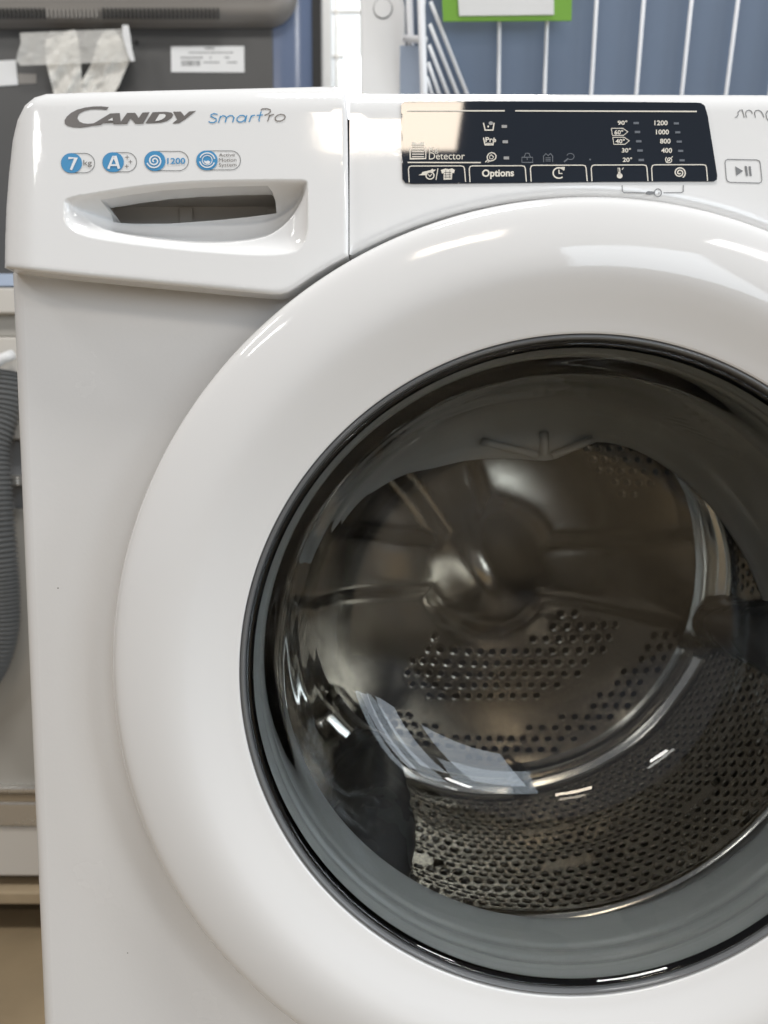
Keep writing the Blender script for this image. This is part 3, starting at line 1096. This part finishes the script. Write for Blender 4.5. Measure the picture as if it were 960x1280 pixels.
sm = lathe('drum_seam', smooth_prof([(0.2415, 0.330), (0.2395, 0.334), (0.2350, 0.337), (0.2315, 0.340), (0.2305, 0.346), (0.2265, 0.352), (0.2190, 0.358)], 5), 'steel_bright', None, seg=300, warp=seam_warp)
sm.parent = drum
for L in LIFT:                                                  # three lifters
    vs, fs = [], []
    ny, nt = 16, 14
    ct, st = math.cos(L), math.sin(L)
    for i in range(ny + 1):
        f = i / ny
        y = 0.104 + f * 0.228
        hgt = 0.052 * (math.sin(math.pi * min(1, max(0, 0.06 + f * 0.88))) ** 0.4)
        wid = 0.036 + 0.006 * math.sin(6 * f)
        for k in range(nt + 1):
            t = -1 + 2 * k / nt
            h = hgt * (1 - abs(t) ** 2.4) ** 0.8
            rr_ = DR - 0.001 - h
            tt = t * wid + 0.008 * math.sin(math.pi * f * 1.5)
            vs.append((rr_ * ct - tt * st, y, DZ + rr_ * st + tt * ct))
    for i in range(ny):
        for k in range(nt):
            a = i * (nt + 1) + k
            fs.append((a, a + 1, a + nt + 2, a + nt + 1))
    sub('lifter', recalc(mesh('lifter', vs, fs)), 'lifter')

# deflector above the glass bowl: grey moulded crescent with three ribs
YD = 0.137
lower = smooth_prof([(372, 700), (395, 662), (430, 622), (468, 598), (505, 585), (540, 580), (580, 572), (625, 569), (665, 572), (690, 572), (718, 560), (750, 546), (800, 556), (850, 585), (900, 630), (940, 690), (965, 750)], 4)
lowp = [on_plane(u, v, YD) for u, v in lower]
vs, fs = [], []
m_ = 8
for p_ in lowp:
    d = Vector((p_.x, 0, p_.z - DZ))
    r0 = d.length
    d.normalize()
    for k in range(m_ + 1):
        t = k / m_
        r = r0 + (0.214 - r0) * t
        y = YD + 0.004 * math.cos(t * math.pi / 2) - 0.036 * t ** 1.5
        vs.append(Vector((d.x * r, y, DZ + d.z * r)))
base_n = len(vs)
for v_ in list(vs):
    vs.append(v_ + Vector((0, 0.003, 0)))
for i in range(len(lowp) - 1):
    for k in range(m_):
        a = i * (m_ + 1) + k
        fs.append((a, a + 1, a + m_ + 2, a + m_ + 1))
        fs.append((base_n + a, base_n + a + 1, base_n + a + m_ + 2, base_n + a + m_ + 1))
    a = i * (m_ + 1)
    fs.append((a, a + m_ + 1, base_n + a + m_ + 1, base_n + a))
defl = link('deflector', recalc(mesh('deflector', vs, fs)), 'rubber', gasket)
for (a, b) in (((600, 545), (672, 566)), ((680, 533), (680, 566)), ((742, 543), (690, 566))):
    pa, pb = on_plane(*a, YD - 0.002), on_plane(*b, YD + 0.0015)
    tube('rib', [pa.lerp(pb, t / 6) for t in range(7)], 0.0032, 'rubber', gasket, 10)

# ================================================================== things behind
# tall dark appliance seen from its back
TY = 0.90
ta = thing('tall_appliance', (-0.70, TY, 0), 'tall dark grey appliance back with a vented taupe housing across the top', 'appliance')


def pt(u, v, y):
    return on_plane(u, v, y)


xr = pt(389, 60, TY).x
zs = pt(100, 36, TY).z
box('back_panel', (-1.35, TY, 0.02), (xr - 0.062, TY + 0.5, 1.9), 'dark_panel', ta, 0.004)
# rounded glossy corner
vs, fs = [], []
for z in (0.02, 1.9):
    for k in range(11):
        a = k / 10 * math.pi / 2
        vs.append((xr - 0.062 + 0.060 * math.sin(a) - 0.0005, TY + 0.0012 + 0.045 * (1 - math.cos(a)), z))
    vs.append((xr - 0.0025, TY + 0.5, z))
fs = [(i, i + 1, 12 + i + 1, 12 + i) for i in range(11)]
link('corner_trim', recalc(mesh('corner_trim', vs, fs)), 'blue_sheen_edge', ta)
box('edge_strip', (xr - 0.003, TY + 0.046, 0.02), (xr + 0.012, TY + 0.06, 1.9), 'slot_dark', ta, 0.001)
# taupe housing: profile pulled along x with a rounded lower end
hz0, hz1 = zs, pt(100, -60, TY - 0.05).z
xh = pt(372, 20, TY - 0.03).x
hp = smooth_prof([(0.0, 0.0), (-0.016, 0.003), (-0.026, 0.012), (-0.030, 0.024), (-0.0315, 0.030), (-0.0315, 0.058), (-0.036, 0.066), (-0.042, 0.080), (-0.045, 0.10), (-0.045, 0.55)], 4)
xs_ = [-1.35, -1.0, -0.75, -0.5, -0.4] + [xh - 0.05 * math.cos(k / 12 * math.pi / 2) for k in range(13)]
vs, fs = [], []
for i, x in enumerate(xs_):
    t = max(0, (x - (xh - 0.05)) / 0.05)
    rise = 0.06 * (1 - math.sqrt(max(0, 1 - t * t)))
    sc_ = math.sqrt(max(0.02, 1 - t ** 4))
    for (y, z) in hp:
        vs.append((x, TY - 0.0005 + y * sc_, hz0 + rise + z * (1 if z > 0.2 else 1)))
k = len(hp)
for i in range(len(xs_) - 1):
    for j in range(k - 1):
        fs.append((i * k + j, i * k + j + 1, (i + 1) * k + j + 1, (i + 1) * k + j))
hous = link('vent_housing', recalc(mesh('vent_housing', vs, fs)), 'taupe', ta)
# vent slots, one by one
yv = TY - 0.0325
for (ua, ub, dark) in ((-8, 56, 1), (58, 124, 0), (128, 274, 1)):
    u = ua
    while u < ub:
        a, b = pt(u, 10.5, yv), pt(u + 2.6, 22, yv)
        sm_ = 0.0015 if dark else 0.0006
        vsl = box('vent_slot', (a.x, yv - sm_, b.z), (b.x, yv + 0.004, a.z), 'slot_dark' if dark else 'taupe', hous, 0)
        u += 5.1
scr = pt(171, 53, TY)
bm = bmesh.new()
bmesh.ops.create_cone(bm, cap_ends=True, segments=14, radius1=0.0038, radius2=0.003, depth=0.003, matrix=Matrix.Translation((scr.x, TY - 0.001, scr.z)) @ Matrix.Rotation(math.pi / 2, 4, 'X'))
me = bpy.data.meshes.new('screw')
bm.to_mesh(me)
bm.free()
link('screw', me, 'slot_dark', ta, smooth=False)


def sheet(name, px, y, m, parent=None, t=0.0008, skew=0):
    """thin flat sheet (paper, card) from its four pixel corners"""
    c = [pt(u, v, y) for u, v in px]
    vs = c + [p_ + Vector((0, t, 0)) for p_ in c]
    fs = [(0, 1, 2, 3), (7, 6, 5, 4)] + [(i, (i + 1) % 4, 4 + (i + 1) % 4, 4 + i) for i in range(4)]
    return link(name, recalc(mesh(name, vs, fs)), m, parent, smooth=False)


def marks(name, items, y, m, parent):
    vs, fs = [], []
    for (u0, v0, u1, v1) in items:
        b = len(vs)
        vs += [pt(u0, v0, y), pt(u1, v0, y), pt(u1, v1, y), pt(u0, v1, y)]
        fs.append((b, b + 1, b + 2, b + 3))
    return link(name, mesh(name, vs, fs), m, parent, smooth=False)


lab = sheet('rating_label', [(213.5, 58), (305, 57.5), (305.5, 90.5), (214, 90)], TY - 0.0012, 'paper', ta)
rnd = random.Random(3)
it = [(256, 59.4, 268, 61.2)]
u = 236
while u < 292:
    w = rnd.uniform(1, 3)
    it.append((u, 65, u + w, 66.6))
    u += w + rnd.uniform(0.4, 1)
for (a, b) in ((226, 252), (262, 264), (281, 287)):
    u = a
    while u < b:
        w = rnd.uniform(0.8, 2)
        it.append((u, 71, u + w, 73))
        u += w + 0.6
u = 227
while u < 249:
    w = rnd.uniform(0.5, 1.4)
    it.append((u, 75.6, u + w, 82.4))
    u += w + rnd.uniform(0.4, 0.9)
for (a, b) in ((254, 272), (284, 295)):
    u = a
    while u < b:
        w = rnd.uniform(0.8, 2)
        it.append((u, 77, u + w, 79))
        u += w + 0.6
marks('label_print', it, TY - 0.0014, 'ink', lab)
card = sheet('paper_notice', [(-40, 78), (19.5, 74.8), (22.4, 106), (-40, 110)], TY - 0.0016, 'paper')
tag(card, 'plain white paper notice stuck on the dark appliance beside the taped bag', 'paper')
sheet('grey_sticker', [(22.8, 92), (45, 92.6), (45.4, 104), (23.4, 105)], TY - 0.0007, 'taupe', ta)

# bag taped to the appliance: two limp strands and a band of clear tape
bagt = thing('plastic_bag', pt(110, 100, TY - 0.01), 'cream translucent plastic bag hanging in two strands under a clear tape band', 'plastic bag')


def cloth(name, rows, y, m, parent, wav, seed):
    """rows: list of (left px, right px) lines from top to bottom, crumpled in depth"""
    nx = 36
    rows = [(np.array(a, float), np.array(b, float)) for a, b in rows]
    R_ = []
    for i in range(len(rows) - 1):
        for k in range(10):
            t = k / 10
            R_.append((rows[i][0] * (1 - t) + rows[i + 1][0] * t, rows[i][1] * (1 - t) + rows[i + 1][1] * t))
    R_.append(rows[-1])
    vs, fs = [], []
    for i, (a, b) in enumerate(R_):
        for k in range(nx + 1):
            p_ = a + (b - a) * k / nx
            nn = 1.5 * noise.fractal(Vector((p_[0] * 0.055 + p_[1] * 0.02 + seed, p_[1] * 0.03, seed * 2.0)), 0.9, 2.1, 4)
            vs.append(pt(p_[0], p_[1], y - 0.006 + wav * nn))
    for i in range(len(R_) - 1):
        for k in range(nx):
            a = i * (nx + 1) + k
            fs.append((a, a + 1, a + nx + 2, a + nx + 1))
    o = link(name, mesh(name, vs, fs), m)
    o.parent = parent
    o.matrix_parent_inverse = Matrix.Translation(parent.location).inverted()
    return o


cloth('strand', [((86, 38), (94, 37)), ((56, 50), (98, 52)), ((58, 80), (101, 80)), ((66, 112), (103, 112)), ((74, 150), (105, 150))], TY - 0.010, 'bag', bagt, 0.006, 1.3)
cloth('strand', [((130, 38), (142, 37)), ((122, 52), (156, 54)), ((114, 80), (161, 78)), ((101, 104), (150, 104)), ((102, 126), (138, 126)), ((104, 150), (130, 150))], TY - 0.012, 'bag', bagt, 0.006, 4.1)
cloth('tape_band', [((25, 41), (155, 36)), ((26, 54), (160, 50)), ((22, 66), (164, 64)), ((20, 76), (168, 74)), ((26, 82), (164, 77))], TY - 0.024, 'film', bagt, 0.003, 7.7)
cloth('tape_fold', [((153, 31), (160.5, 31.5)), ((153, 44), (163, 46)), ((156, 56), (165, 60)), ((160, 68), (168, 74)), ((164, 77), (169, 75.5))], TY - 0.028, 'paper', bagt, 0.0008, 2.2)

# white wall far behind with a plain glowing panel set on it
WY = 1.9
wall = box('wall', (-0.62, WY, 0.0), (0.15, WY + 0.08, 2.6), 'wall_white', None, 0)
wall['kind'] = 'structure'
m = mat('glow_white', (0.9, 0.95, 1.0), 0.3, emit=(0.93, 0.97, 1.0), estr=1.6)
M['glow_white'] = m
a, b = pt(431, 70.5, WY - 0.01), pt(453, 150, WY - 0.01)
lw = box('bright_panel', (a.x, WY - 0.012, b.z), (b.x, WY - 0.002, a.z), 'glow_white', wall, 0)
for vv in (14, 70):
    aa = pt(400, vv, WY - 0.003)
    box('wall_joint', (-0.6, WY - 0.003, aa.z - 0.002), (0.1, WY + 0.001, aa.z + 0.002), 'beige_enamel', wall, 0)
aa = pt(421, 40, WY - 0.003)
box('wall_joint', (aa.x - 0.002, WY - 0.004, 0.0), (aa.x + 0.002, WY + 0.001, 2.6), 'beige_enamel', wall, 0)
# angled white side board in front of that wall
brd = thing('side_board', (pt(408, 60, 1.05).x, 1.05, 0), 'narrow off white side board standing between the dark appliance and the white post', 'board')
x0b, x1b = pt(397, 60, 1.05).x, pt(404, 60, 1.05).x
box('board_edge', (x0b, 1.05, 0.0), (x1b, 1.25, 1.9), 'beige_enamel', brd, 0.002)
box('board_face', (x0b - 0.05, 1.2502, 0.0), (x1b + 0.001, 1.27, 1.9), 'wall_white', brd, 0.002)

# white upright post with a round cap
PY = 0.62
po = thing('upright_post', (pt(478, 60, PY).x, PY, 0), 'wide white upright shelf post with a round plug', 'post')
a, b = pt(450.5, 60, PY), pt(507.5, 60, PY)
box('post_face', (a.x, PY, 0.0), (b.x, PY + 0.05, 2.0), 'post_white', po, 0.003)
c = pt(478.5, 11, PY)
bm = bmesh.new()
bmesh.ops.create_cone(bm, cap_ends=True, segments=40, radius1=0.0120, radius2=0.0112, depth=0.0018, matrix=Matrix.Translation((c.x, PY - 0.0008, c.z)) @ Matrix.Rotation(math.pi / 2, 4, 'X'))
me = bpy.data.meshes.new('plug')
bm.to_mesh(me)
bm.free()
link('plug', me, 'post_white', po, smooth=False)
vs = []
tube('plug_groove', [(c.x + 0.0118 * math.cos(t / 40 * 2 * math.pi), PY - 0.0002, c.z + 0.0118 * math.sin(t / 40 * 2 * math.pi)) for t in range(41)], 0.0007, 'key_grey', po, 6)

# white wire basket, its front leaning out towards the top, blue lining behind the wires
BK, BZ, BY = -0.406, 1.05, 0.60


def bp(u, v, off=0.0):
    return on_plane(u, v, BY + off, BK, BZ)


wb = thing('wire_basket', (0.25, 0.75, 0), 'tall white wire basket lined with blue sheet standing behind the machine', 'wire basket')
zlo, zhi = 0.72, 1.32
dirx = -0.06


def wire_from(u, v, name='wire', r=0.0023, off=0.0):
    p_ = bp(u, v, off)
    A = p_ + Vector((dirx, BK, 1)) * (zhi - p_.z)
    B = p_ + Vector((dirx, BK, 1)) * (zlo - p_.z)
    return tube(name, [A, A.lerp(B, 0.5), B], r, 'wire_white', wb, 10)


for u in (623.5, 681.5, 740.5, 797.5, 855, 911, 966, 1022):
    wire_from(u, 90)
wire_from(529, 90, 'corner_post', 0.0046, -0.002)
wire_from(513, 40, 'corner_post', 0.0042, 0.03)
# lining
pL, pR = bp(530, 90, 0.012), bp(1060, 90, 0.012)
vs = []
for p_ in (pL, pR):
    for z in (zlo, zhi):
        vs.append(p_ + Vector((dirx if p_ is pR else 0.0, BK, 1)) * (z - p_.z))
vs += [v_ + Vector((0, 0.003, 0)) for v_ in vs]
link('lining', recalc(mesh('lining', vs, [(0, 2, 3, 1), (4, 5, 7, 6), (0, 1, 5, 4), (2, 6, 7, 3), (1, 3, 7, 5), (0, 4, 6, 2)])), 'liner_blue', wb, smooth=False)
# short fanned wires of the slanting corner
for (a, b) in (((538, 2), (584, 118)), ((537, 30), (572, 118)), ((536, 56), (560, 118)), ((535, 78), (549, 118)), ((533, 96), (540, 118))):
    A, B = bp(*a, 0.002), bp(*b, 0.006)
    tube('corner_wire', [A, A.lerp(B, 0.5), B + (B - A) * 0.5], 0.0024, 'wire_white', wb, 8)
A, B = bp(506, 48, 0.028), bp(532, 50, 0.0)
tube('cross_bar', [A, A.lerp(B, 0.5), B], 0.0042, 'wire_white', wb, 10)
c4 = [bp(500, 57, 0.034), bp(527, 57, 0.010), bp(525, 130, 0.010), bp(500, 130, 0.034)]
vs = c4 + [p_ + Vector((0, 0.003, 0)) for p_ in c4]
link('side_lining', recalc(mesh('side_lining', vs, [(0, 1, 2, 3), (7, 6, 5, 4)] + [(i, (i + 1) % 4, 4 + (i + 1) % 4, 4 + i) for i in range(4)])), 'liner_pale', wb, smooth=False)
c4 = [bp(492, -60, 0.10), bp(533, -60, 0.04), bp(529, 57, 0.06), bp(492, 57, 0.12)]
vs = c4 + [p_ + Vector((0, 0.003, 0)) for p_ in c4]
link('side_lining', recalc(mesh('side_lining', vs, [(0, 1, 2, 3), (7, 6, 5, 4)] + [(i, (i + 1) % 4, 4 + (i + 1) % 4, 4 + i) for i in range(4)])), 'liner_blue', wb, smooth=False)
# stand under the basket
for x in (pL.x + 0.02, pR.x - 0.02):
    tube('stand_leg', [(x, 0.80, 0), (x, 0.80, 0.4), (x, 0.76, zlo + 0.01)], 0.011, 'wire_white', wb, 12)
tube('bottom_rail', [vs_ for vs_ in (Vector((pL.x + 0.01, BY + BK * (zlo - BZ), zlo)), Vector((0.4, BY + BK * (zlo - BZ), zlo)), Vector((pR.x, BY + BK * (zlo - BZ), zlo)))], 0.006, 'wire_white', wb, 10)
box('basket_floor', (pL.x + 0.01, BY + BK * (zlo - BZ) + 0.004, zlo - 0.006), (pR.x, 0.95, zlo - 0.001), 'liner_blue', wb, 0)

# green price card with a white sheet
gc = thing('price_card', bp(632, 10, -0.012), 'green price card holding a white paper sheet on the wire basket', 'price card')


def leaf(name, px, off, m, parent):
    c = [bp(u, v, off) for u, v in px]
    vs = c + [p_ + Vector((0, 0.0015, 0)) for p_ in c]
    o = link(name, recalc(mesh(name, vs, [(0, 1, 2, 3), (7, 6, 5, 4)] + [(i, (i + 1) % 4, 4 + (i + 1) % 4, 4 + i) for i in range(4)])), m, None, smooth=False)
    o.parent = parent
    o.matrix_parent_inverse = Matrix.Translation(parent.location).inverted()
    return o


leaf('card', [(549, -60), (716, -60), (714.5, 25.5), (554, 26.5)], -0.012, 'green_card', gc)
leaf('paper_sheet', [(569, -60), (692, -60), (692.5, 18), (574, 19.5)], -0.0145, 'paper', gc)

# neighbouring appliance seen from its rear, with hose, on a low pallet
NY = 0.57
na = thing('neighbour_appliance', (-0.80, NY, 0.08), 'beige white appliance back with a ribbed grey hose on a low wooden pallet', 'appliance')
XL, XR = -1.35, -0.415


def zz(v, y=NY):
    return pt(10, v, y).z


def slab(name, v0, v1, m, dy=0.0, bev=0.002):
    return box(name, (XL, NY + dy, zz(v1, NY + dy)), (XR, NY + 0.45, zz(v0, NY + dy)), m, na, bev)


slab('worktop', 359.5, 391.5, 'beige_enamel', -0.006)
slab('recess_panel', 391.8, 421, 'grey_enamel', 0.006)
slab('upper_panel', 421.4, 549, 'beige_enamel', 0.0)
slab('cross_member', 549.4, 636, 'dark_bar', 0.02)
slab('lower_panel', 636.4, 984, 'grey_enamel', 0.004)
slab('trim_rail', 984.5, 992, 'rail', -0.006)
slab('brown_strip', 992.5, 1003, 'rail_brown', -0.002)
slab('trim_rail', 1003.5, 1033, 'rail', -0.004)
slab('plinth', 1033.5, 1095, 'beige_enamel', 0.0)
box('glass_top', (XL, NY - 0.004, zz(358.5)), (XR, NY + 0.3, zz(343)), 'liner_pale', na, 0.001)
cl = pt(8, 601, NY - 0.01)
box('hose_clip', (cl.x - 0.03, NY - 0.02, cl.z - 0.006), (cl.x + 0.02, NY + 0.019, cl.z + 0.006), 'rail', na, 0.002)
pth = smooth_prof([tuple(pt(u, v, NY - y)) for u, v, y in ((6, 464, 0.012), (2, 510, 0.016), (-10, 560, 0.030), (-8, 610, 0.034), (-4, 660, 0.036), (0, 710, 0.036), (2, 750, 0.036), (0, 790, 0.036), (-12, 830, 0.036), (-34, 860, 0.036), (-64, 880, 0.036))], 64)
tube('drain_hose', pth, 0.0205, 'hose', na, 20, rfun=lambda i: 1 + 0.085 * math.sin(2 * math.pi * i / 8.0))
tube('inlet_pipe', [pt(-30, 470, NY - 0.02), pt(-8, 456, NY - 0.02), pt(4, 448, NY - 0.02), pt(16, 443, NY - 0.01)], 0.0065, 'post_white', na, 12)
pal = thing('pallet', (-0.85, NY + 0.2, 0), 'low wooden pallet under the appliance with the ribbed hose', 'pallet')
box('deck_board', (XL, NY - 0.012, zz(1124)), (XR + 0.01, NY + 0.46, zz(1109.5)), 'wood', pal, 0.002)
for x in (XL + 0.04, -0.85, XR - 0.10):
    box('block', (x - 0.04, NY + 0.10, 0), (x + 0.04, NY + 0.42, zz(1124) - 0.0005), 'wood', pal, 0.002)
for x in (XL + 0.1, XR - 0.15):
    for y in (NY + 0.05, NY + 0.38):
        box('foot', (x - 0.02, y - 0.02, zz(1109.5) + 0.0005), (x + 0.02, y + 0.02, zz(1095) + 0.001), 'slot_dark', na, 0.001)
# parts of the machine were built in world space: keep them there
for o in list(bpy.data.objects):
    if o.parent and o.parent.parent is None and o.parent.type == 'EMPTY' and o.parent is not drum:
        o.matrix_parent_inverse = Matrix.Translation(o.parent.location).inverted()
    elif o.parent:
        o.matrix_parent_inverse = Matrix.Identity(4)
